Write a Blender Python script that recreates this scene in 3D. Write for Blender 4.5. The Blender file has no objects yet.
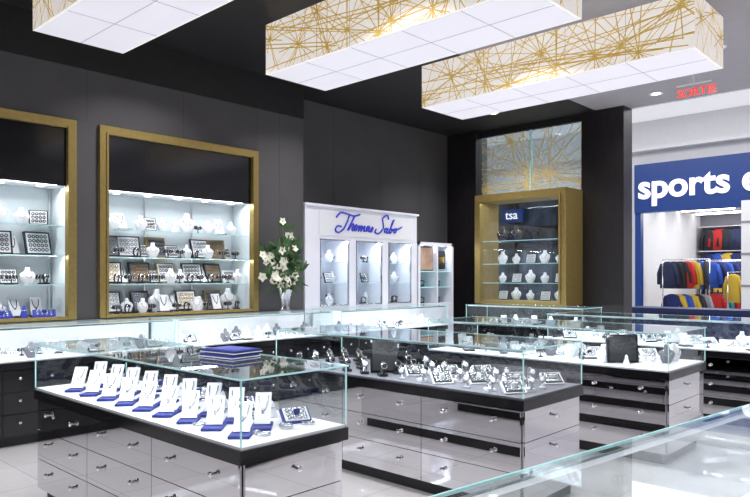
import bpy, math, random
from mathutils import Vector, Matrix
random.seed(7)
sc = bpy.context.scene
MATS = {}
def mat(name, col, rough=0.5, metal=0.0, emit=0.0, ecol=None, noise=0.0, nscale=8.0, stretch=None, spec=None):
    m = bpy.data.materials.new(name); m.use_nodes = True
    nt = m.node_tree; b = nt.nodes['Principled BSDF']
    c = (col[0], col[1], col[2], 1)
    b.inputs['Base Color'].default_value = c
    b.inputs['Roughness'].default_value = rough
    b.inputs['Metallic'].default_value = metal
    if spec is not None: b.inputs['Specular IOR Level'].default_value = spec
    if emit > 0:
        e = ecol or col
        b.inputs['Emission Color'].default_value = (e[0], e[1], e[2], 1)
        b.inputs['Emission Strength'].default_value = emit
    if noise > 0:
        tc = nt.nodes.new('ShaderNodeTexCoord'); mp = nt.nodes.new('ShaderNodeMapping')
        n = nt.nodes.new('ShaderNodeTexNoise'); n.inputs['Scale'].default_value = nscale; n.inputs['Detail'].default_value = 5
        if stretch: mp.inputs['Scale'].default_value = stretch
        r = nt.nodes.new('ShaderNodeValToRGB')
        r.color_ramp.elements[0].position = 0.3; r.color_ramp.elements[1].position = 0.7
        r.color_ramp.elements[0].color = tuple(x*(1-noise) for x in col)+(1,)
        r.color_ramp.elements[1].color = tuple(min(1, x*(1+noise)) for x in col)+(1,)
        nt.links.new(tc.outputs['Object'], mp.inputs[0]); nt.links.new(mp.outputs[0], n.inputs['Vector'])
        nt.links.new(n.outputs['Fac'], r.inputs[0]); nt.links.new(r.outputs[0], b.inputs['Base Color'])
    MATS[name] = m
    return m
def glassmat(name, tint, base=0.05, mx=0.9, milk=0.0):
    m = bpy.data.materials.new(name); m.use_nodes = True
    nt = m.node_tree; nt.nodes.clear()
    out = nt.nodes.new('ShaderNodeOutputMaterial'); mix = nt.nodes.new('ShaderNodeMixShader')
    tr = nt.nodes.new('ShaderNodeBsdfTransparent'); tr.inputs[0].default_value = tint+(1,)
    gl = nt.nodes.new('ShaderNodeBsdfGlossy'); gl.inputs['Roughness'].default_value = 0.02
    gl.inputs[0].default_value = (0.93, 0.97, 1, 1)
    geo = nt.nodes.new('ShaderNodeNewGeometry'); dot = nt.nodes.new('ShaderNodeVectorMath'); dot.operation = 'DOT_PRODUCT'
    nt.links.new(geo.outputs['Normal'], dot.inputs[0]); nt.links.new(geo.outputs['Incoming'], dot.inputs[1])
    def M(op, a, b=None):
        n = nt.nodes.new('ShaderNodeMath'); n.operation = op
        for i, v in enumerate((a, b)):
            if v is None: continue
            if isinstance(v, (int, float)): n.inputs[i].default_value = v
            else: nt.links.new(v, n.inputs[i])
        return n.outputs[0]
    a = M('ABSOLUTE', dot.outputs['Value']); s = M('SUBTRACT', 1.0, a); p = M('POWER', s, 4.5)
    q = M('MULTIPLY', p, mx-base); f = M('ADD', q, base)
    nt.links.new(f, mix.inputs[0]); nt.links.new(gl.outputs[0], mix.inputs[2])
    if milk > 0:
        mk = nt.nodes.new('ShaderNodeMixShader'); mk.inputs[0].default_value = milk
        df = nt.nodes.new('ShaderNodeBsdfDiffuse'); df.inputs[0].default_value = (0.85, 0.93, 0.95, 1)
        nt.links.new(tr.outputs[0], mk.inputs[1]); nt.links.new(df.outputs[0], mk.inputs[2])
        nt.links.new(mk.outputs[0], mix.inputs[1])
    else:
        nt.links.new(tr.outputs[0], mix.inputs[1])
    nt.links.new(mix.outputs[0], out.inputs[0])
    MATS[name] = m
mat('wall_grey', (0.075, 0.072, 0.078), 0.75, noise=0.06, nscale=3)
mat('wall_seam', (0.045, 0.043, 0.046), 0.8)
mat('black_wood', (0.012, 0.01, 0.012), 0.35, noise=0.5, nscale=6, stretch=(6, 6, 0.6))
mat('black_gloss', (0.008, 0.008, 0.01), 0.12)
mat('black_ceiling', (0.009, 0.008, 0.010), 0.6, noise=0.2)
mat('light_ceiling', (0.36, 0.35, 0.38), 0.7, noise=0.03)
mat('black_matte', (0.01, 0.01, 0.012), 0.5)
mat('gold', (0.33, 0.24, 0.08), 0.38, 0.6, noise=0.1, nscale=20)
mat('gold_line', (0.60, 0.42, 0.10), 0.5, 0.0, emit=0.28)
mat('white', (0.78, 0.79, 0.83), 0.35)
mat('white_niche', (0.72, 0.79, 0.82), 0.5)
mat('cabinet_white', (0.80, 0.81, 0.89), 0.25)
mat('mirror_steel', (0.70, 0.69, 0.715), 0.01, 1.0)
mat('chrome', (0.85, 0.85, 0.88), 0.12, 1.0)
mat('silver', (0.62, 0.63, 0.68), 0.22, 1.0)
mat('gold_jewel', (0.8, 0.55, 0.2), 0.25, 1.0)
mat('glass_edge', (0.45, 0.75, 0.76), 0.15, emit=0.10)  # faint glow in the material imitates light caught at glass edges
mat('blue_velvet', (0.012, 0.022, 0.22), 0.6)
mat('royal', (0.03, 0.05, 0.42), 0.5)
mat('grey_soft', (0.16, 0.16, 0.19), 0.6)
mat('lamp_side', (0.6, 0.57, 0.54), 0.7, emit=0.50, ecol=(1.0, 0.94, 0.90))
mat('lamp_under', (0.55, 0.54, 0.60), 0.7, emit=0.42, ecol=(0.95, 0.93, 1.0))
mat('lamp_seam', (0.35, 0.33, 0.36), 0.6, emit=0.15)
mat('lamp_glow', (1, 1, 1), 0.5, emit=6.0)
mat('mall_white', (0.72, 0.72, 0.74), 0.6, noise=0.02)
mat('mall_ceiling_m', (0.8, 0.8, 0.83), 0.6, emit=0.38)  # emission added to the plain ceiling surface to help light the mall
mat('sign_blue', (0.006, 0.042, 0.22), 0.35, noise=0.05)
mat('sign_white', (0.9, 0.9, 0.95), 0.4, emit=0.6)
mat('script_blue', (0.02, 0.03, 0.40), 0.4, emit=0.12, ecol=(.05, .08, 1))
mat('exit_red', (0.8, 0.03, 0.02), 0.4, emit=1.0, ecol=(1, 0.05, 0.04))
mat('navy', (0.01, 0.018, 0.09), 0.5)
mat('leaf', (0.035, 0.10, 0.025), 0.5, noise=0.3)
mat('petal', (0.85, 0.85, 0.72), 0.5)
mat('stem', (0.10, 0.20, 0.05), 0.5)
mat('film_line', (0.55, 0.42, 0.18), 0.5, emit=0.18)
mat('shop_display', (0.03, 0.045, 0.07), 0.3, noise=0.95, nscale=2.2)
mat('skin_poster', (0.5, 0.33, 0.25), 0.5, noise=0.3, nscale=5)
glassmat('glass', (0.95, 0.985, 0.985))
glassmat('glass_top', (0.94, 0.98, 0.98), 0.06, 0.9, 0.05)
glassmat('film', (0.75, 0.86, 0.92), 0.05, 0.5, 0.35)
cols = {'g_red': (0.5, 0.02, 0.02), 'g_blue': (0.02, 0.08, 0.4), 'g_teal': (0.02, 0.3, 0.35), 'g_yellow': (0.6, 0.4, 0.04),
        'g_black': (0.02, 0.02, 0.025), 'g_grey': (0.25, 0.25, 0.28), 'g_dark': (0.02, 0.03, 0.08), 'g_navy': (0.01, 0.02, 0.12)}
for k, v in cols.items(): mat(k, v, 0.8)
# floor
m = bpy.data.materials.new('floor_tile'); m.use_nodes = True; nt = m.node_tree; b = nt.nodes['Principled BSDF']
tc = nt.nodes.new('ShaderNodeTexCoord'); br = nt.nodes.new('ShaderNodeTexBrick')
br.offset = 0; br.inputs['Scale'].default_value = 1.0; br.inputs['Brick Width'].default_value = 0.6; br.inputs['Row Height'].default_value = 0.6
br.inputs['Mortar Size'].default_value = 0.003
br.inputs['Color1'].default_value = (0.70, 0.69, 0.71, 1); br.inputs['Color2'].default_value = (0.65, 0.64, 0.66, 1); br.inputs['Mortar'].default_value = (0.42, 0.42, 0.43, 1)
n = nt.nodes.new('ShaderNodeTexNoise'); n.inputs['Scale'].default_value = 60; n.inputs['Detail'].default_value = 6
mx = nt.nodes.new('ShaderNodeMixRGB'); mx.blend_type = 'MULTIPLY'; mx.inputs[0].default_value = 0.25
nt.links.new(tc.outputs['Object'], br.inputs[0]); nt.links.new(tc.outputs['Object'], n.inputs['Vector'])
nt.links.new(br.outputs[0], mx.inputs[1]); nt.links.new(n.outputs['Color'], mx.inputs[2]); nt.links.new(mx.outputs[0], b.inputs['Base Color'])
b.inputs['Roughness'].default_value = 0.04; b.inputs['Specular IOR Level'].default_value = 1.0
b.inputs['Coat Weight'].default_value = 0.6; b.inputs['Coat Roughness'].default_value = 0.03; MATS['floor_tile'] = m

class MB:
    def __init__(s): s.v = []; s.f = []; s.m = []; s.s = []; s.names = []; s.M = Matrix.Identity(4)
    def add(s, vs, fs, m, smooth=False):
        o = len(s.v)
        if m not in s.names: s.names.append(m)
        i = s.names.index(m)
        for p in vs: s.v.append(tuple(s.M @ Vector(p)))
        for f in fs: s.f.append([a+o for a in f]); s.m.append(i); s.s.append(smooth)
    def box(s, x0, x1, y0, y1, z0, z1, m):
        vs = [(x, y, z) for z in (z0, z1) for y in (y0, y1) for x in (x0, x1)]
        s.add(vs, [(0, 2, 3, 1), (4, 5, 7, 6), (0, 1, 5, 4), (2, 6, 7, 3), (0, 4, 6, 2), (1, 3, 7, 5)], m)
    def obox(s, c, sz, m, R=None):
        R = R or Matrix.Identity(3)
        vs = [Vector(c)+R @ Vector((x*sz[0]/2, y*sz[1]/2, z*sz[2]/2)) for z in (-1, 1) for y in (-1, 1) for x in (-1, 1)]
        s.add(vs, [(0, 2, 3, 1), (4, 5, 7, 6), (0, 1, 5, 4), (2, 6, 7, 3), (0, 4, 6, 2), (1, 3, 7, 5)], m)
    def quad(s, a, b, c, d, m): s.add([a, b, c, d], [(0, 1, 2, 3)], m)
    def loft(s, rings, m, cap=True, smooth=True):
        n = len(rings[0]); vs = [p for r in rings for p in r]; fs = []
        for i in range(len(rings)-1):
            for j in range(n):
                k = (j+1) % n
                fs.append((i*n+j, i*n+k, (i+1)*n+k, (i+1)*n+j))
        if cap: fs.append(tuple(range(n))[::-1]); fs.append(tuple((len(rings)-1)*n+j for j in range(n)))
        s.add(vs, fs, m, smooth)
    def lathe(s, c, prof, m, seg=12, R=None, sx=1, sy=1, yaw=0):
        R = R or Matrix.Rotation(yaw, 3, 'Z'); rings = []
        for r, z in prof:
            rings.append([Vector(c)+R @ Vector((r*sx*math.cos(2*math.pi*j/seg), r*sy*math.sin(2*math.pi*j/seg), z)) for j in range(seg)])
        s.loft(rings, m)
    def tube(s, pts, r, m, seg=6, closed=False):
        pts = [Vector(p) for p in pts]; rings = []; n = len(pts)
        for i, p in enumerate(pts):
            a = pts[(i-1) % n] if (closed or i > 0) else p
            b = pts[(i+1) % n] if (closed or i < n-1) else p
            t = (b-a).normalized()
            up = Vector((0, 0, 1)) if abs(t.z) < 0.9 else Vector((1, 0, 0))
            u = t.cross(up).normalized(); w = t.cross(u)
            rings.append([p+r*(u*math.cos(2*math.pi*j/seg)+w*math.sin(2*math.pi*j/seg)) for j in range(seg)])
        if closed: rings.append(rings[0])
        s.loft(rings, m, cap=not closed)
    def torus(s, c, R0, r, m, R=None, seg=14, sy=1):
        R = R or Matrix.Identity(3)
        s.tube([Vector(c)+R @ Vector((R0*math.cos(2*math.pi*i/seg), sy*R0*math.sin(2*math.pi*i/seg), 0)) for i in range(seg)], r, m, 5, True)
    def done(s, name, parent=None, loc=None, rotz=0):
        me = bpy.data.meshes.new(name); me.from_pydata(s.v, [], s.f)
        for nme in s.names: me.materials.append(MATS[nme])
        for p, i, sm in zip(me.polygons, s.m, s.s): p.material_index = i; p.use_smooth = sm
        me.update(); o = bpy.data.objects.new(name, me); sc.collection.objects.link(o)
        if loc: o.location = loc
        o.rotation_euler[2] = rotz
        if parent: o.parent = parent
        return o
def light(name, kind, loc, energy, size=0.2, size_y=None, rot=(0, 0, 0), col=(1, 1, 1), parent=None):
    l = bpy.data.lights.new(name, kind); l.energy = energy; l.color = col
    if kind == 'AREA':
        if size_y: l.shape = 'RECTANGLE'; l.size = size; l.size_y = size_y
        else: l.shape = 'DISK'; l.size = size
    o = bpy.data.objects.new(name, l); o.location = loc; o.rotation_euler = rot; sc.collection.objects.link(o)
    if parent: o.parent = parent
    return o
def text(name, body, size, loc, rot, m, parent=None, ext=0.01, shear=0, offset=0):
    c = bpy.data.curves.new(name, 'FONT'); c.body = body; c.size = size; c.extrude = ext; c.shear = shear; c.offset = offset
    c.materials.append(MATS[m]); o = bpy.data.objects.new(name, c); o.location = loc; o.rotation_euler = rot
    sc.collection.objects.link(o)
    if parent: o.parent = parent
    return o
RZ = lambda a: Matrix.Rotation(a, 3, 'Z')
RX = lambda a: Matrix.Rotation(a, 3, 'X')
# ---------- jewellery pieces (facing -Y at yaw 0) ----------
def bust(mb, c, h, yaw=0, m='white', neck='silver'):
    prof = [(0, .22, .16), (.12, .30, .18), (.35, .42, .21), (.52, .46, .2), (.64, .40, .17), (.74, .2, .13), (.86, .14, .11), (1, .13, .10)]
    R = RZ(yaw); rings = []
    for z, w, d in prof:
        rings.append([Vector(c)+R @ Vector((w*h*math.cos(t*math.pi/6), d*h*math.sin(t*math.pi/6)-(0.0 if z > .6 else .03*h), z*h)) for t in range(12)])
    mb.loft(rings, m)
    pts = []
    for i in range(13):
        a = math.pi*(i/12)
        pts.append(Vector(c)+R @ Vector((.24*h*math.cos(a), -.16*h-.06*h*math.sin(a), .72*h-.34*h*math.sin(a))))
    mb.tube(pts, .02*h, neck, 5)
def easel(mb, c, w, h, yaw=0, face='white', base='blue_velvet', tilt=0.45, jewel='silver'):
    R = RZ(yaw); Rt = R @ RX(-tilt)
    mb.obox(Vector(c)+R @ Vector((0, -.0, .006)), (w*1.25, h*.95, .012), base, R)
    ctr = Vector(c)+Rt @ Vector((0, 0, h/2))+Vector((0, 0, .014))
    mb.obox(ctr, (w, .012, h), face, Rt)
    mb.obox(Vector(c)+R @ Vector((0, h*.28, h*.28)), (w*.25, .008, h*.55), face, R @ RX(.25))
    pts = [ctr+Rt @ Vector((w*.3*math.cos(math.pi*i/8), -.009, h*.38-h*.5*math.sin(math.pi*i/8))) for i in range(9)]
    mb.tube(pts, .0035, jewel, 5)
    mb.lathe(pts[4]-Vector((0, 0, .006)), [(.001, -.008), (.008, 0), (.001, .008)], jewel, 6)
def tray(mb, c, w, h, yaw=0, frame='black_matte', pad='white', nx=4, nz=3, tilt=.3, jewel='silver'):
    R = RZ(yaw) @ RX(-tilt)
    o = Vector(c)+Vector((0, 0, .005))
    mb.obox(o+R @ Vector((0, .004, h/2)), (w, .018, h), frame, R)
    mb.obox(o+R @ Vector((0, -.004, h/2)), (w*.86, .012, h*.86), pad, R)
    for i in range(nx):
        for j in range(nz):
            p = o+R @ Vector((w*.76*((i+.5)/nx-.5), -.012, h*.12+h*.76*(j+.5)/nz))
            mb.torus(p, min(w/nx, h/nz)*.28, .0045, jewel, R @ RX(math.pi/2), 8)
    mb.obox(Vector(c)+RZ(yaw) @ Vector((0, h*.32, h*.33)), (w*.2, .008, h*.7), frame, RZ(yaw) @ RX(.28))
def bracelet(mb, c, s=.05, yaw=0, m='silver', post='black_matte'):
    R = RZ(yaw)
    mb.lathe(c, [(s*.6, 0), (s*.6, .008), (s*.14, .014), (s*.12, s*1.5)], post, 8)
    mb.lathe(Vector(c)+Vector((0, 0, s*1.6))-R @ Vector((s*1.1, 0, 0)), [(s*.38, 0), (s*.42, s*.2), (s*.42, s*2), (s*.38, s*2.2)], post, 8, R=R @ Matrix.Rotation(math.pi/2, 3, 'Y'))
    for k in (-.6, 0, .6):
        mb.torus(Vector(c)+Vector((0, 0, s*1.6))+R @ Vector((s*k, 0, 0)), s*.55, s*.1, m, R @ Matrix.Rotation(math.pi/2, 3, 'Y'), 10)
def watch(mb, c, s=.035, yaw=0, band='black_matte', cush='black_matte'):
    R = RZ(yaw)
    mb.obox(Vector(c)+R @ Vector((0, .2*s, s*.2)), (s*1.3, s*1.8, s*.4), cush, R)
    mb.torus(Vector(c)+Vector((0, 0, s*1.2)), s, s*.2, band, R @ Matrix.Rotation(math.pi/2, 3, 'Y') @ RZ(0), 12)
    Rt = R @ RX(math.pi/2-.5)
    mb.lathe(Vector(c)+R @ Vector((0, -s*.85, s*1.7)), [(s*.5, -s*.1), (s*.55, 0), (s*.5, s*.14)], 'silver', 12, R=Rt)
    mb.lathe(Vector(c)+R @ Vector((0, -s*.97, s*1.77)), [(s*.4, 0), (s*.38, s*.03)], 'white' if band != 'black_matte' else 'black_gloss', 12, R=Rt)
def ringcone(mb, c, s=.05, m='white'):
    mb.lathe(c, [(s*.45, 0), (s*.42, s*.15), (s*.15, s*1.2), (s*.02, s*1.35)], m, 10)
    mb.torus(Vector(c)+Vector((0, 0, s*.8)), s*.27, s*.05, 'silver', None, 8)

# ---------- room shell ----------
H = 3.9
mb = MB(); mb.box(-3, 26, -8, 16, -0.1, 0, 'floor_tile'); mb.done('floor')
def wallbox(name, *boxes):
    mb = MB()
    for b_ in boxes: mb.box(*b_)
    return mb.done(name)
N1 = (0.80, 2.76); N2 = (2.99, 4.94); ZB, ZT = 1.01, 2.94; WY = 6.6
g = 'wall_grey'; k = 'black_ceiling'
wallbox('wall_left', (-3, N1[0], WY, 7.0, 0, 3.47, g), (N1[1], N2[0], WY, 7.0, ZB, ZT, g), (N2[1], 5.69, WY, 7.0, 0, 3.47, g),
        (N1[0], N2[1], WY, 7.0, 0, ZB, g), (N1[0], N2[1], WY, 7.0, ZT, 3.47, g), (-3, 5.69, WY-.01, 7.0, 3.47, H, k),
        (N1[0], N2[1], 6.97, 7.02, ZB, ZT, 'white_niche'),
        *[(x-.002, x+.002, WY-.001, WY+.01, ZT, 3.47, 'wall_seam') for x in (.8, 1.8, 2.88, 3.95, 4.94)],
        (5.30, 5.304, WY-.001, WY+.01, 0.1, 3.47, 'wall_seam'))
wallbox('wall_recess', (5.69, 9.75, 7.1, 7.3, 0, H, g), (5.60, 5.69, 7.0, 7.3, 0, H, g),
        *[(x-.002, x+.002, 7.099, 7.11, 0, H, 'wall_seam') for x in (6.7, 7.7, 8.7)])
wallbox('wall_rear', (-3.2, -3, -3, 7, 0, H, 'mall_white'))
wallbox('wall_right', (-3, 9.75, -3.2, -3, 0, H, 'mall_white'))
wallbox('ceiling', (-3.2, 9.75, 4.4, 7.3, H, H+.2, k), (-3.2, 5.2, -3.2, 4.4, H, H+.2, k), (5.2, 9.75, -3.2, 4.4, H, H+.2, 'light_ceiling'))
wallbox('baseboard_left', (-3, 5.69, WY-.012, WY, 0, .1, 'black_matte'))
wallbox('column_corner', (9.45, 9.8, 6.5, 7.1, 0, H, 'black_wood'))
wallbox('column_storefront', (9.5, 9.8, 3.97, 4.62, 0, H, 'black_wood'))
# storefront window
def lines(mb, o, U, V, w, h, nodes, per, N, m='gold_line', wd=.012, seed=1, lmin=.8, lmax=2.6):
    rnd = random.Random(seed); o = Vector(o); U = Vector(U); V = Vector(V); N = Vector(N)
    for i in range(nodes):
        cx = w*(i+rnd.uniform(.1, .9))/nodes; cy = rnd.uniform(.05*h, .95*h)
        for j in range(per):
            a = math.pi*(j+rnd.uniform(0, 1))/per; dx, dy = math.cos(a), math.sin(a)
            Lmax = rnd.uniform(lmin, lmax)
            t0, t1 = -Lmax*rnd.random(), Lmax
            for p, q in ((-dx, cx), (dx, w-cx), (-dy, cy), (dy, h-cy)):
                if abs(p) < 1e-9: continue
                r_ = q/p
                if p < 0: t0 = max(t0, r_)
                else: t1 = min(t1, r_)
            if t1 <= t0: continue
            nx, ny = -dy*wd/2, dx*wd/2
            cs = []
            for t, sg in ((t0, 1), (t1, 1), (t1, -1), (t0, -1)):
                x = min(max(cx+dx*t+nx*sg, 0), w); y = min(max(cy+dy*t+ny*sg, 0), h)
                cs.append(o+U*x+V*y+N*(.003+.0003*(j % 5)))
            mb.add(cs, [(0, 1, 2, 3)], m)
mb = MB()
mb.quad((9.62, 4.62, 0.1), (9.62, 6.5, 0.1), (9.62, 6.5, H), (9.62, 4.62, H), 'glass')
for z in (0.05, H-.05): mb.box(9.58, 9.66, 4.62, 6.5, z-.05, z+.05, 'black_matte')
mb.box(9.59, 9.65, 5.53, 5.55, 2.75, H-.1, 'glass_edge')
mb.quad((9.635, 4.63, 2.72), (9.635, 6.49, 2.72), (9.635, 6.49, 3.85), (9.635, 4.63, 3.85), 'film')
lines(mb, (9.615, 6.49, 2.75), (0, -1, 0), (0, 0, 1), 1.86, 1.1, 6, 10, (-1, 0, 0), m='film_line', seed=4, wd=.012)
mb.done('window_1')

# ---------- pendant shades ----------
def shade(x0, x1, y0, y1, z0, z1, seed):
    mb = MB()
    mb.box(x0, x1, y0, y1, z0, z1, 'lamp_side')
    mb.box(x0+.02, x1-.02, y0+.02, y1-.02, z0-.004, z0+.001, 'lamp_under')
    n = int((y1-y0)/.55)
    for i in range(1, n):
        y = y0+(y1-y0)*i/n; mb.box(x0+.02, x1-.02, y-.002, y+.002, z0-.006, z0, 'lamp_seam')
        mb.box(x0-.0015, x0, y-.002, y+.002, z0, z1, 'lamp_seam')
    for x in ((x0+x1)/2,): mb.box(x-.002, x+.002, y0+.02, y1-.02, z0-.006, z0, 'lamp_seam')
    w = y1-y0; h = z1-z0
    lines(mb, (x0, y1, z0), (0, -1, 0), (0, 0, 1), w, h, 11, 8, (-1, 0, 0), seed=seed, wd=.0105)
    lines(mb, (x0, y0, z0), (1, 0, 0), (0, 0, 1), x1-x0, h, 3, 7, (0, -1, 0), seed=seed+2, wd=.0105)
    lines(mb, (x1, y1, z0), (-1, 0, 0), (0, 0, 1), x1-x0, h, 3, 7, (0, 1, 0), seed=seed+3, wd=.0105)
    lines(mb, (x1, y0, z0), (0, 1, 0), (0, 0, 1), w, h, 11, 8, (1, 0, 0), seed=seed+4, wd=.0105)
    for yy in (y0+.4, y1-.4): mb.box((x0+x1)/2-.03, (x0+x1)/2+.03, yy-.03, yy+.03, z1-.01, H, 'black_matte')
    mb.done('patterned_pendant_shade')
shade(2.02, 2.77, 2.5, 5.62, 3.38, 3.86, 11)
shade(4.0, 4.78, 2.32, 5.19, 3.38, 3.86, 21)
shade(6.02, 6.82, 1.9, 4.89, 3.38, 3.86, 31)

# ---------- downlights ----------
dl = [(1, 1.2), (1, 4), (3.3, 1.2), (3.4, 3.4), (3.4, 5.6), (5.3, 1.2), (5.4, 3.4), (5.4, 5.5), (7.8, 2.23), (7.6, 4.8), (9.2, 3.4), (1, 5.9), (7.6, 0.2), (3.3, -1.2), (0, -1.2), (8.6, 5.6), (-1.5, 2.5)]
for x, y in dl:
    mb = MB()
    mb.lathe((0, 0, 0), [(.06, 0), (.085, -.006), (.09, 0), (.09, .01)], 'white', 20)
    mb.lathe((0, 0, -.002), [(.001, -.001), (.055, -.001), (.055, .0)], 'lamp_glow', 16)
    o = mb.done('recessed_downlight', loc=(x, y, H-.001))
    l_ = light('bulb', 'AREA', (0, 0, -.02), 25, .14, parent=o, col=(1, .97, .97)); l_.data.spread = math.radians(120)

# ---------- display cases ----------
def case(loc, rotz, W, L, cols=3, body='mirror_steel', deck='white', led=9, back=False, rows=3, name='glass_display_case'):
    mb = MB(); B = .645; D = .716; T = 1.0
    mb.box(.06, W-.06, .06, L-.06, 0, .08, 'black_matte')
    mb.box(.03, W-.03, .03, L-.03, .08, B, 'black_matte')
    dw = (L-.06)/cols; dh = (B-.09)/rows
    for i in range(cols):
        for j in range(rows):
            y0 = .03+i*dw; z0 = .085+j*dh
            mb.box(.012, .03, y0+.002, y0+dw-.002, z0+.002, z0+dh-.002, body)
            for yy in ((y0+dw/2,) if dw < .5 else (y0+dw*.25, y0+dw*.75)):
                mb.lathe((.012, yy, z0+dh*.62), [(.008, 0), (.006, .012), (.014, .018), (.014, .024), (.004, .028)], 'chrome', 10, R=Matrix.Rotation(-math.pi/2, 3, 'Y'))
    for j in range(rows):
        z0 = .085+j*dh
        mb.box(.033, W-.033, .012, .03, z0+.002, z0+dh-.002, body)
        mb.lathe((W/2, .012, z0+dh*.62), [(.008, 0), (.006, .012), (.014, .018), (.014, .024), (.004, .028)], 'chrome', 10, R=Matrix.Rotation(math.pi/2, 3, 'X'))
    mb.box(.033, W-.033, L-.03, L-.012, .088, B-.005, body)
    mb.box(W-.03, W-.012, .033, L-.033, .088, B-.005, body)
    mb.box(0, W, 0, L, B, D-.012, 'black_gloss')
    mb.box(.012, W-.012, .012, L-.012, D-.012, D, deck)
    e = .008
    if back: mb.box(W-.02, W-.008, .008, L-.008, D, T-.01, 'white')
    q = mb.quad
    q((e, e, D), (e, L-e, D), (e, L-e, T), (e, e, T), 'glass')
    q((W-e, e, D), (W-e, L-e, D), (W-e, L-e, T), (W-e, e, T), 'glass')
    q((e, e, D), (W-e, e, D), (W-e, e, T), (e, e, T), 'glass')
    q((e, L-e, D), (W-e, L-e, D), (W-e, L-e, T), (e, L-e, T), 'glass')
    q((0, 0, T), (W, 0, T), (W, L, T), (0, L, T), 'glass_top')
    t = .003
    for x in (0, W): mb.box(x-t, x+t, 0, L, T-.007, T, 'glass_edge')
    for y in (0, L): mb.box(0, W, y-t, y+t, T-.007, T, 'glass_edge')
    for x in (e, W-e):
        for y in (e, L-e): mb.box(x-.003, x+.003, y-.003, y+.003, D, T-.007, 'glass_edge')
    mb.box(.02, .035, .03, L-.03, T-.022, T-.008, 'chrome')
    o = mb.done(name, loc=loc, rotz=rotz)
    light('led_strip', 'AREA', (.05, L/2, T-.025), led, .015, L-.1, rot=(0, math.radians(-25), 0), parent=o, col=(.92, .97, 1))
    return o
case((1.62, 2.27, 0), 0, .62, 2.22, 3, led=5)
case((3.39, 2.0, 0), 0, .75, 2.28, 3, led=5.5, deck='grey_soft')
case((5.13, 1.8, 0), 0, .86, 2.3, 3, led=5)
case((6.95, 1.45, 0), 0, .75, 2.35, 3, led=5)
case((.82, .82, 0), math.radians(-97.5), .62, 3.2, 4, led=8)
# wall counters
for i in range(4):
    case((5.66-i*2.15, 6.0, 0), math.radians(90), .56, 2.13, 4, body='black_gloss', led=4, back=True, name='counter_display_case')
case((8.0, 6.0, 0), math.radians(90), .56, 2.2, 4, body='black_gloss', led=4, back=True, name='counter_display_case')
case((8.38, 4.05, 0), 0, .58, 1.9, 3, led=4, name='glass_display_case', body='mirror_steel')

D = .717
rnd = random.Random(3)
mb = MB()
for i in range(9):
    y = 2.46+i*.215
    easel(mb, (1.76, y, D), .075, .15, yaw=-.75+rnd.uniform(-.1, .1), tilt=.68)
    easel(mb, (1.92, y+.06, D), .075, .16, yaw=-.75+rnd.uniform(-.1, .1), tilt=.6)
    if i % 2: ringcone(mb, (2.10, y, D), .06)
    else: tray(mb, (2.09, y, D), .14, .1, yaw=-.4, frame='blue_velvet', tilt=1.0)
for i in range(34):
    mb.torus((rnd.uniform(1.68, 2.18), rnd.uniform(2.33, 4.4), D+.006), .03, .005, 'silver', None, 10)
mb.done('necklace_display_stands')
mb = MB()
for i in range(12):
    for j in range(4):
        y = 2.12+i*.18; x = 3.50+j*.16
        if y > 3.15: watch(mb, (x, y, D), .045, yaw=-.6+rnd.uniform(-.2, .2), band='black_matte' if rnd.random() < .75 else 'silver')
        elif (i+j) % 3 == 0: tray(mb, (x, y, D), .14, .1, yaw=-.6, tilt=.9, frame='white', pad='black_matte')
        elif (i+j) % 3 == 1: watch(mb, (x, y, D), .042, yaw=-.6, band='silver', cush='white')
        else: bracelet(mb, (x, y, D), .035, yaw=.5, m='silver', post='white')
mb.done('watch_display_stands')
mb = MB()
tray(mb, (3.60, 3.27, D), .21, .26, yaw=-.75, tilt=.12, frame='black_gloss', pad='black_matte', nx=0)
mb.done('black_display_board')
mb = MB()
tray(mb, (5.35, 2.24, D), .26, .23, yaw=-.75, tilt=.12, frame='black_gloss', pad='black_matte', nx=0)
mb.done('black_display_board')
def mixed(name, x0, x1, y0, y1, nx, ny, yaw, z=D, sc_=1.0, seed=1, dark=.3):
    r = random.Random(seed); mb = MB()
    for i in range(nx):
        for j in range(ny):
            x = x0+(x1-x0)*(i+.5)/nx; y = y0+(y1-y0)*(j+.5)/ny; c = (x, y, z); t = r.random(); yw = yaw+r.uniform(-.2, .2)
            pst = 'black_matte' if r.random() < dark else 'white'
            if t < .2: bust(mb, c, .15*sc_, yw, m=pst if pst == 'white' else 'grey_soft')
            elif t < .45: tray(mb, c, .15*sc_, .11*sc_, yw, frame=pst, tilt=.8)
            elif t < .6: bracelet(mb, c, .035*sc_, yw, post=pst)
            elif t < .75: watch(mb, c, .035*sc_, yw, band=pst, cush='white')
            elif t < .88: easel(mb, c, .08*sc_, .13*sc_, yw, base='black_matte')
            else: ringcone(mb, c, .06*sc_)
    return mb.done(name)
mixed('jewelry_display_stands', 5.2, 5.88, 1.9, 4.0, 4, 11, -.7, seed=5, dark=.4)
mixed('jewelry_display_stands', 7.02, 7.6, 1.6, 3.7, 3, 10, -.7, seed=6, dark=.4)
mixed('jewelry_display_stands', 1.3, 3.9, .28, .5, 12, 1, .4, seed=8, sc_=.8, dark=.0)
for i in range(4):
    mixed('jewelry_display_stands', 5.6-i*2.15-2.05, 5.6-i*2.15, 6.07, 6.5, 14, 2, 0, seed=20+i, dark=.5, sc_=.95)
mixed('jewelry_display_stands', 5.85, 7.95, 6.07, 6.5, 13, 2, 0, seed=31, sc_=.95, dark=.5)
mixed('jewelry_display_stands', 8.45, 8.9, 4.15, 5.85, 2, 9, -.9, seed=32)
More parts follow.
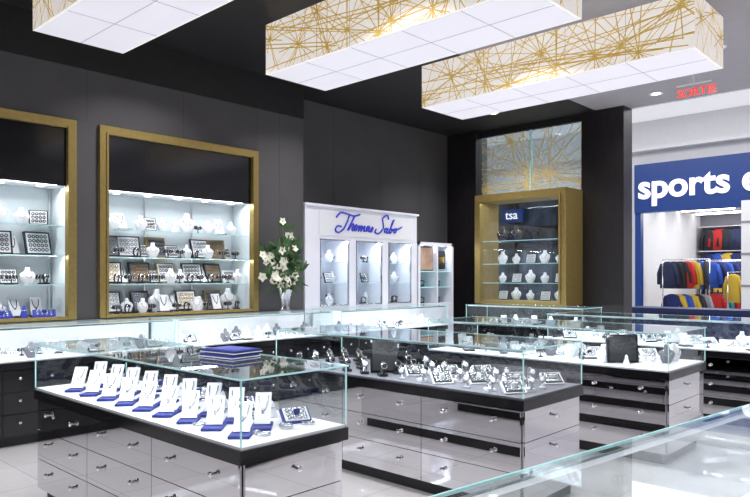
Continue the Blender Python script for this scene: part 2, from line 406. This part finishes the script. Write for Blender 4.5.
# velvet trays on case
mb = MB(); R = RZ(.12)
for z, dx in ((1.012, 0), (1.034, .012)):
    mb.obox((2.05+dx, 2.97, z), (.19, .25, .016), 'blue_velvet', R)
    mb.obox((2.05+dx, 2.97, z-.006), (.20, .26, .004), 'white', R)
mb.obox((2.062, 2.97, 1.043), (.15, .21, .003), 'royal', R)
mb.done('velvet_jewelry_tray')

# ---------- wall niches ----------
def niche(x0, x1, seed, first=False):
    mb = MB(); f = .085
    y0 = WY-.05; y1 = WY+.02
    mb.box(x0, x0+f, y0, y1, ZB, ZT, 'gold'); mb.box(x1-f, x1, y0, y1, ZB, ZT, 'gold')
    mb.box(x0+f, x1-f, y0, y1, ZT-f, ZT, 'gold'); mb.box(x0+f, x1-f, y0, y1, ZB, ZB+.03, 'gold')
    for dx in (f-.02,):
        mb.box(x0+dx, x0+dx+.02, y0-.012, y0, ZB, ZT-f+.02, 'gold'); mb.box(x1-dx-.02, x1-dx, y0-.012, y0, ZB, ZT-f+.02, 'gold')
    a, b_ = x0+f, x1-f
    mb.box(a, b_, WY-.01, WY+.03, 2.30, ZT-f, 'black_gloss')
    mb.box(a, b_, WY+.03, 6.96, 2.30, 2.33, 'white_niche')
    mb.box(x0+.001, a, WY+.02, 6.96, ZB, 2.33, 'white_niche'); mb.box(b_, x1-.001, WY+.02, 6.96, ZB, 2.33, 'white_niche')
    mb.box(a, b_, WY+.02, 6.96, ZB, ZB+.02, 'white')
    for z in (1.34, 1.62, 1.91):
        mb.box(a, b_, WY+.04, WY+.046, z, z+.009, 'glass_edge')
        mb.quad((a, WY+.046, z+.008), (b_, WY+.046, z+.008), (b_, 6.95, z+.008), (a, 6.95, z+.008), 'glass_top')
    for i in range(4):
        x = a+(b_-a)*i/3; x = min(max(x, a+.02), b_-.02); mb.box(x-.008, x+.008, 6.94, 6.96, ZB+.02, 2.3, 'chrome')
    for i in range(5):
        x = a+(b_-a)*(i+.5)/5; mb.lathe((x, 6.75, 2.293), [(.02, 0), (.035, 0), (.035, .006)], 'lamp_glow', 12)
    o = mb.done('framed_wall_showcase')
    w = b_-a
    light('led_strip', 'AREA', ((a+b_)/2, WY+.10, 2.285), 8.5, w-.1, .03, rot=(math.radians(-18), 0, 0), parent=o, col=(.95, .97, 1))
    light('led_strip', 'AREA', ((a+b_)/2, WY+.08, 1.615), 4.5, w-.1, .02, rot=(math.radians(-30), 0, 0), parent=o, col=(.95, .97, 1))
    r = random.Random(seed); mb = MB()
    def row(z, kinds, n, yc=6.80, jit=.05):
        for i in range(n):
            x = a+.08+(w-.16)*(i+.5)/n+r.uniform(-.02, .02); y = yc+r.uniform(-.03, jit); t = kinds[i % len(kinds)]; yw = r.uniform(-.3, .3)
            c = (x, y, z)
            if t == 'B': bust(mb, c, r.uniform(.21, .25), yw)
            elif t == 'b': bust(mb, c, .16, yw)
            elif t == 'T': tray(mb, c, .25, .235, yw, frame=r.choice(['black_matte', 'black_matte', 'gold']), pad=r.choice(['white', 'white_niche', 'grey_soft']), nx=5, nz=4, jewel=r.choice(['silver', 'gold_jewel', 'black_matte']))
            elif t == 't': tray(mb, c, .17, .15, yw, frame=r.choice(['black_matte', 'black_matte', 'white']), jewel='black_matte')
            elif t == 'r': bracelet(mb, c, .045, yw)
            elif t == 'w': watch(mb, c, .045, yw)
            elif t == 'e': easel(mb, c, .1, .19, yw, base='black_matte', jewel='black_matte')
            elif t == 'c': ringcone(mb, c, .09, m='royal' if first else 'white')
            elif t == 'u': tray(mb, c, .2, .1, yw, frame='royal', pad='royal', tilt=.9)
    if first:
        row(1.92, 'bBbtB', 9); row(1.63, 'TtTe', 9, 6.85, .02); row(1.35, 'tertrr', 12, 6.83); row(1.35, 'rbwr', 11, 6.7, .0); row(1.035, 'uucuu', 9, 6.7, .0); row(1.035, 'eBbe', 9, 6.87, 0)
    else:
        row(1.92, 'bebtbcBr', 11); row(1.63, 'TTtTtb', 9, 6.85, .0); row(1.63, 'rwbr', 9, 6.69, .0)
        row(1.35, 'TeTtTb', 10, 6.85, 0); row(1.35, 'wrwrrbr', 13, 6.69, .0); row(1.035, 'TbTBe', 9, 6.86, 0); row(1.035, 'rwbre', 12, 6.70, 0)
    mb.done('jewelry_shelf_assortment')
niche(N1[0], N1[1], 41, True); niche(N2[0], N2[1], 42)

# ---------- white branded cabinet ----------
mb = MB(); c_ = 'cabinet_white'; X0, X1, Y0, Y1, ZH = 5.72, 8.0, 6.6, 7.09, 2.36
bays = [(5.98, 6.52), (6.66, 7.2), (7.34, 7.86)]
mb.box(X0, X1, Y1-.02, Y1, 0, ZH, c_)
mb.box(X0, X1, Y0, Y1-.02, 1.93, ZH, c_); mb.box(X0, X1, Y0, Y1-.02, 0, 1.03, c_)
xs = [X0]+[v for b_ in bays for v in b_]+[X1]
for i in range(0, len(xs), 2): mb.box(xs[i], xs[i+1], Y0, Y1-.02, 1.03, 1.93, c_)
mb.box(X0-.02, X1+.02, Y0-.03, Y1, ZH, ZH+.03, c_)
mb.box(X0+.24, X1-.1, Y0-.012, Y0, 1.98, ZH-.05, 'white')
for a, b_ in bays:
    mb.quad((a, Y0+.01, 1.03), (b_, Y0+.01, 1.03), (b_, Y0+.01, 1.93), (a, Y0+.01, 1.93), 'glass')
    for z in (1.33, 1.62):
        mb.box(a, b_, Y0+.04, Y0+.048, z, z+.008, 'glass_edge'); mb.quad((a, Y0+.05, z+.006), (b_, Y0+.05, z+.006), (b_, 7.06, z+.006), (a, 7.06, z+.006), 'glass_top')
    for x in (a, b_-.014): mb.box(x, x+.014, Y0-.008, Y0+.012, 1.03, 1.93, 'silver')
    mb.box(a, b_, Y0-.008, Y0+.012, 1.03, 1.045, 'silver'); mb.box(a, b_, Y0-.008, Y0+.012, 1.915, 1.93, 'silver')
cab = mb.done('white_display_cabinet')
mb = MB()
def stroke(pts, ox=6.30, oz=2.03, s=.118, r=.013):
    P_ = [Vector(p) for p in pts]; out = []
    for i in range(len(P_)-1):
        p0 = P_[max(i-1, 0)]; p1 = P_[i]; p2 = P_[i+1]; p3 = P_[min(i+2, len(P_)-1)]
        for q in range(5):
            t = q/5; out.append(.5*((2*p1)+(p2-p0)*t+(2*p0-5*p1+4*p2-p3)*t*t+(3*p1-p0-3*p2+p3)*t**3))
    out.append(P_[-1])
    mb.tube([(ox+(p.x+.35*p.y)*s, Y0-.018, oz+p.y*s) for p in out], r, 'script_blue', 5)
stroke([(-.9, 1.7), (-.4, 2.3), (.8, 2.2), (1.9, 2.05), (2.8, 2.3)])
stroke([(1.1, 2.2), (1.0, 1.3), (.7, .4), (.1, .0), (-.5, .2), (-.4, .7), (.3, .7)])
stroke([(1.4, .3), (1.7, 1.2), (2.0, 2.0), (1.8, 1.4), (1.5, .3), (1.9, 1.0), (2.2, 1.0), (2.1, .4), (2.4, .4), (2.7, 1.0), (2.5, .9), (2.5, .4), (2.8, .4), (3.0, .9), (3.2, .8), (3.3, .9), (3.2, .3), (3.5, .9), (3.7, .8), (3.6, .3), (4.0, .9), (4.2, .8), (4.1, .4), (4.4, .4), (4.9, .9), (4.6, .9), (4.5, .4), (4.8, .5), (5.0, .9), (4.95, .4), (5.2, .4), (5.5, .9), (5.6, .5), (5.3, .3)])
stroke([(8.0, 2.0), (7.6, 2.5), (6.9, 2.1), (7.1, 1.6), (7.4, .9), (6.9, .2), (6.1, .3), (6.2, .7)])
stroke([(8.2, .9), (7.8, .8), (7.8, .4), (8.1, .5), (8.3, .9), (8.2, .4), (8.5, .4), (8.9, 1.4), (9.0, 2.0), (8.8, 1.5), (8.7, .4), (9.0, .4), (9.2, .8), (8.9, .8), (9.3, .7), (9.6, .9), (9.5, .5), (9.8, .4), (9.9, .8), (9.6, .9), (10.2, .9), (10.8, 1.2)])
mb.done('script_lettering', parent=cab)
for a, b_ in bays: light('led_strip', 'AREA', ((a+b_)/2, Y0+.08, 1.92), 4.2, b_-a-.05, .03, rot=(math.radians(-18), 0, 0), parent=cab, col=(.88, .93, 1))
mb = MB(); r = random.Random(9)
for a, b_ in bays:
    for z in (1.032, 1.34, 1.63):
        for i in range(4):
            c = (a+.08+(b_-a-.16)*i/3, 6.78+.08*(i % 2), z); t = r.random()
            if t < .35: bust(mb, c, .16, 0, neck='black_matte')
            elif t < .6: bracelet(mb, c, .045, 0)
            elif t < .8: watch(mb, c, .045, 0)
            else: tray(mb, c, .14, .14, 0, frame='black_matte')
mb.done('cabinet_jewelry_assortment')
# small cabinet
mb = MB(); a, b_ = 8.04, 8.95; zt = 1.97
mb.box(a, b_, 7.05, 7.09, 0, zt, c_); mb.box(a, a+.05, 6.6, 7.05, 0, zt, c_); mb.box(b_-.05, b_, 6.6, 7.05, 0, zt, c_)
mb.box(a, b_, 6.6, 7.05, zt-.05, zt, c_); mb.box(a+.05, b_-.05, 6.6, 7.05, 0, 1.0, c_)
mb.box(a+.47, a+.50, 6.6, 7.05, 1.0, zt-.05, c_)
for z in (1.25, 1.5): mb.box(a+.05, b_-.05, 6.64, 7.05, z, z+.015, 'glass_edge')
mb.obox((a+.27, 6.66, 1.71), (.34, .012, .38), 'black_matte'); mb.obox((a+.27, 6.652, 1.71), (.31, .008, .35), 'skin_poster')
mb.obox((a+.68, 6.7, 1.7), (.26, .012, .30), 'black_matte')
mb.obox((a+.68, 6.692, 1.7), (.2, .008, .1), 'gold_jewel')
o = mb.done('small_display_cabinet')
light('led_strip', 'AREA', ((a+b_)/2, 6.66, zt-.06), 4, .75, .03, parent=o, rot=(math.radians(-18), 0, 0), col=(.9, .93, 1))
mb = MB()
for z in (1.0, 1.268):
    for i in range(4):
        watch(mb, (a+.13+i*.2, 6.8, z), .045, 0) if i % 2 else bust(mb, (a+.14+i*.2, 6.8, z), .15, 0, neck='black_matte')
mb.done('cabinet_jewelry_assortment')

# ---------- gold framed glass showcase ----------
mb = MB(); x0, x1, y0, y1, z0, z1 = 9.0, 9.5, 4.6, 6.19, 1.0, 2.73; f = .11
mb.box(x0, x1, y0, y1, 0, z0, 'black_wood')
mb.box(x0-.03, x1, y0, y1, z1-f, z1, 'gold'); mb.box(x0-.03, x1, y0, y1, z0, z0+.05, 'gold')
mb.box(x0-.03, x1, y0, y0+f, z0+.05, z1-f, 'gold')
mb.box(x0-.03, x1, y1-f, y1, z0+.05, z1-f, 'gold')
mb.box(x0-.05, x0-.03, y0+f-.03, y0+f, z0+.03, z1-f+.03, 'gold'); mb.box(x0-.05, x0-.03, y1-f, y1-f+.03, z0+.03, z1-f+.03, 'gold'); mb.box(x0-.05, x0-.03, y0+f, y1-f, z1-f, z1-f+.03, 'gold')
mb.quad((x0, y0+f, z0+.05), (x0, y1-f, z0+.05), (x0, y1-f, z1-f), (x0, y0+f, z1-f), 'glass')
for z in (1.32, 1.62, 1.98):
    mb.box(x0+.03, x0+.038, y0+f, y1-f, z, z+.009, 'glass_edge'); mb.quad((x0+.04, y0+f, z), (x1-.02, y0+f, z), (x1-.02, y1-f, z), (x0+.04, y1-f, z), 'glass_top')
o = mb.done('gold_framed_showcase')
light('led_strip', 'AREA', (x0+.1, (y0+y1)/2, z1-f-.02), 6, .03, 1.2, parent=o, col=(.95, .97, 1))
mb = MB()
for z, zz in ((1.055, 0), (1.33, 1), (1.63, 2), (1.99, 3)):
    for i in range(5):
        c = (9.25, y0+f+.13+i*.25, z)
        if zz == 3:
            if i > 2: bust(mb, c, .24, -math.pi/2, m='black_matte')
        elif (i+zz) % 3 == 0: bust(mb, c, .2, -math.pi/2, m='white')
        elif (i+zz) % 3 == 1: tray(mb, c, .18, .15, -math.pi/2, frame='black_matte')
        else: bust(mb, c, .16, -math.pi/2)
mb.done('necklace_bust_assortment')

# ---------- orchid arrangement ----------
mb = MB(); bx, by, bz = 5.14, 6.3, 1.002
mb.lathe((bx, by, bz), [(.07, 0), (.075, .01), (.05, .05), (.06, .15), (.09, .26), (.10, .28), (.085, .275), (.05, .2)], 'silver', 18)
r = random.Random(12)
def flower(p, s, n):
    n = Vector(n).normalized(); u = n.cross(Vector((0, 0, 1))).normalized(); w = n.cross(u)
    for i in range(5):
        a = 2*math.pi*i/5+.3; d = u*math.cos(a)+w*math.sin(a); e = n.cross(d)
        P_ = Vector(p)
        mb.add([P_, P_+d*s*.45+e*s*.45+n*s*.15, P_+d*s+n*s*.25, P_+d*s*.45-e*s*.45+n*s*.15], [(0, 1, 2, 3)], 'petal', True)
    mb.lathe(p, [(.001, -.008), (.01, 0), (.001, .01)], 'gold_jewel', 6)
for i in range(26):
    a = r.uniform(0, 6.28); h = r.uniform(.38, .9); sp = r.uniform(.1, .38)
    if i < 3: h = 1.2-.12*i; sp = .05+.05*i
    pts = []
    for k_ in range(9):
        t = k_/8
        pts.append(Vector((bx+math.cos(a)*sp*t**1.2, by-.02+math.sin(a)*sp*.5*t**1.2, bz+.22+(h-.22)*(t-.12*t**4))))
    mb.tube(pts, .005, 'stem', 5)
    for k_ in range(3, 9):
        if r.random() < (.55 if h < .8 else .25):
            p = pts[k_]+Vector((r.uniform(-.04, .04), r.uniform(-.05, .02), 0))
            flower(p, r.uniform(.04, .065), (r.uniform(-1.0, .1), -1, r.uniform(-.2, .5)))
        else:
            for q in range(4):
                d = Vector((r.uniform(-1, 1), r.uniform(-.7, .5), r.uniform(.1, 1))).normalized(); s_ = d.cross(Vector((.3, 1, 0))).normalized()*.018
                P0 = pts[k_]; mb.add([P0, P0+d*.06+s_, P0+d*.13, P0+d*.06-s_], [(0, 1, 2, 3)], 'leaf', True)
for i in range(120):
    a = r.uniform(0, 6.28); L = r.uniform(.18, .38); z = bz+r.uniform(.24, .62); el = r.uniform(-.3, 1.2)
    d = Vector((math.cos(a)*math.cos(el), math.sin(a)*.5*math.cos(el), math.sin(el)))
    s_ = d.cross(Vector((r.uniform(-.5, .5), 1, r.uniform(-.3, .3)))).normalized()*.022*r.uniform(.8, 1.6); P0 = Vector((bx, by-.03, z))
    mid = P0+d*L*.55+Vector((0, 0, .03)); tip = P0+d*L-Vector((0, 0, .04))
    mb.add([P0, mid+s_, tip, mid-s_], [(0, 1, 2, 3)], 'leaf', True)
mb.done('orchid_arrangement')

# ---------- exit sign ----------
mb = MB(); mb.box(8.235, 8.245, 2.42, 2.80, 3.50, 3.67, 'glass'); mb.box(8.23, 8.25, 2.60, 2.62, 3.67, H, 'white'); mb.box(8.225, 8.255, 2.42, 2.80, 3.67, 3.685, 'white')
o = mb.done('exit_sign')
text('letters', 'SORTIE', .135, (8.23, 2.80, 3.535), (math.pi/2, 0, -math.pi/2), 'exit_red', parent=o, ext=.003, offset=.001)

# ---------- mall ----------
wallbox('ceiling_mall', (9.75, 26, -8, 16, 5.6, 5.7, 'mall_ceiling_m'))
wallbox('wall_fascia', (9.76, 9.82, -8, 16, H, 5.6, 'mall_white'))
wallbox('wall_north', (9.75, 26, 15.8, 16, 0, 5.6, 'mall_white'))
wallbox('wall_south', (9.75, 26, -8.2, -8, 0, 5.6, 'mall_white'))
wallbox('wall_storefront', (9.75, 9.85, 7.3, 15.8, 0, H, 'mall_white'))
wallbox('facade_header', (18, 18.3, -8, 15.78, 4.42, 5.59, 'mall_white'), (17.7, 18, -8, 15.78, 4.75, 4.82, 'mall_white'))
wallbox('facade_pier', (18, 18.29, 7.15, 8.0, 0, 4.42, 'mall_white'))
wallbox('facade_lintel', (18, 18.3, 8.0, 13.8, 3.92, 4.42, 'mall_white'))
wallbox('facade_end_pier', (18, 18.3, 13.8, 15.78, 0, 4.42, 'mall_white'))
wallbox('facade_panel', (17.9, 18.1, -7.98, 2.0, 0, 3.1, 'mall_white'))
mb = MB(); mb.box(17.75, 17.99, -7.9, 7.13, 3.12, 4.40, 'sign_blue'); mb.box(17.8, 17.99, 6.98, 7.13, 0, 3.12, 'sign_blue')
o = mb.done('storefront_sign')
text('letters', 'sports experts', .88, (17.72, 7.02, 3.50), (math.pi/2, 0, -math.pi/2), 'sign_white', parent=o, ext=.02, offset=.022)
wallbox('shop_back_partition', (24, 24.2, -2, 8.0, 0, 3.5, 'grey_soft'))
wallbox('shop_side_partition', (18.31, 24, 7.4, 7.6, 0, 3.5, 'mall_white'))
wallbox('ceiling_shop', (18.3, 24.2, -2, 7.4, 3.5, 3.6, 'mall_white'))
for i in range(4):
    for j in range(3):
        mb = MB(); mb.box(19+i*1.4, 19.2+i*1.4, 1.8+j*2, 3.3+j*2, 3.46, 3.499, 'lamp_glow'); mb.done('fluorescent_fixture')
# dark shop
mb = MB(); mb.box(18.1, 18.25, 8.02, 13.78, 0, 3.9, 'shop_display')
for i in range(5): mb.box(18.04, 18.1, 8.1+i*1.38, 8.2+i*1.38, 0, 3.9, 'black_wood')
mb.box(18.04, 18.1, 8.02, 13.78, 2.3, 2.95, 'black_gloss')
o = mb.done('dark_storefront')
mb = MB(); mb.box(17.9, 17.99, 10.6, 11.3, 3.1, 3.5, 'sign_blue'); s_ = mb.done('shop_blade_sign')
text('letters', 'tsa', .38, (17.88, 11.2, 3.2), (math.pi/2, 0, -math.pi/2), 'sign_white', parent=s_)
# clothing racks
def garment(mb, c, h, yaw, m):
    R = RZ(yaw); rings = []
    for z, w, d in ((-1, .28, .07), (-.5, .26, .08), (-.15, .25, .08), (-.05, .2, .06), (0, .07, .04)):
        rings.append([Vector(c)+R @ Vector((w*math.cos(t*math.pi/4), d*math.sin(t*math.pi/4), z*h)) for t in range(8)])
    mb.loft(rings, m)
    for sg in (-1, 1):
        mb.tube([Vector(c)+R @ Vector((sg*.2, 0, -.1*h)), Vector(c)+R @ Vector((sg*.31, 0, -.45*h)), Vector(c)+R @ Vector((sg*.33, -.03, -.85*h))], .055, m, 6)
ck = list(cols); r = random.Random(77)
for i, (x, y) in enumerate([(19.2, 6.3), (19.3, 4.7), (20.7, 5.6), (21.2, 4.0), (22.2, 6.2), (19.4, 3.2), (22.4, 3.0)]):
    mb = MB(); hh = 1.55 if i % 2 else 1.9
    mb.tube([(0, -.6, hh), (0, .6, hh)], .015, 'chrome')
    for s in (-.6, .6): mb.tube([(0, s, 0), (0, s, hh)], .015, 'chrome'); mb.box(-.25, .25, s-.02, s+.02, 0, .03, 'chrome')
    base = r.choice(ck)
    for j in range(7): garment(mb, (0, -.5+j*.16, hh-.05), .75, r.uniform(.9, 1.2) if j else .3, base if r.random() < .4 else r.choice(ck))
    if i % 2 == 0:
        for j in range(6): garment(mb, (0, -.45+j*.16, hh-.95), .7, r.uniform(.9, 1.2), r.choice(ck))
    mb.done('clothing_rack', loc=(x, y, 0), rotz=r.uniform(-.3, .3))
mb = MB()
for z in (1.3, 2.2, 3.0):
    mb.box(23.5, 23.95, 1.0, 7.3, z+.05, z+.08, 'chrome')
    for j in range(23): garment(mb, (23.6, 1.2+j*.26, z), .7, -math.pi/2+.1, r.choice(ck))
mb.done('clothing_wall_display')
mb = MB()
mb.box(16.2, 16.5, 3.75, 4.15, 0, 3.1, 'mall_white')
for z in (.5, 1.2, 1.9, 2.6): mb.box(16.19, 16.51, 3.74, 4.16, z, z+.05, 'g_grey')
mb.done('mall_column')
mb = MB(); mb.box(13.6, 14.3, 3.2, 5.6, .1, .72, 'navy'); mb.box(13.65, 14.25, 3.25, 5.55, 0, .1, 'black_matte'); mb.box(13.55, 14.35, 3.15, 5.65, .72, .80, 'navy')
mb.done('mall_bench')
light('mall_area_light', 'AREA', (13.5, 4, 5.5), 400, 5, 10)
light('shop_area_light', 'AREA', (21, 4, 3.4), 170, 4, 5)

# world, camera
w = bpy.data.worlds.new('World'); sc.world = w; w.use_nodes = True
w.node_tree.nodes['Background'].inputs[0].default_value = (.8, .85, 1, 1); w.node_tree.nodes['Background'].inputs[1].default_value = .4
cd = bpy.data.cameras.new('Camera'); cd.lens = 668/750*36; cd.sensor_width = 36; cd.shift_y = 28.5/750
cam = bpy.data.objects.new('Camera', cd); sc.collection.objects.link(cam); cam.location = (0, 0, 1.42)
cam.rotation_euler = (math.pi/2, 0, -math.radians(90-43.1)); sc.camera = cam; cd.clip_start = .05
sc.view_settings.view_transform = 'Standard'; sc.view_settings.look = 'None'; sc.view_settings.exposure = 0.15
try: sc.cycles.transparent_max_bounces = 40
except Exception as e: print(e)
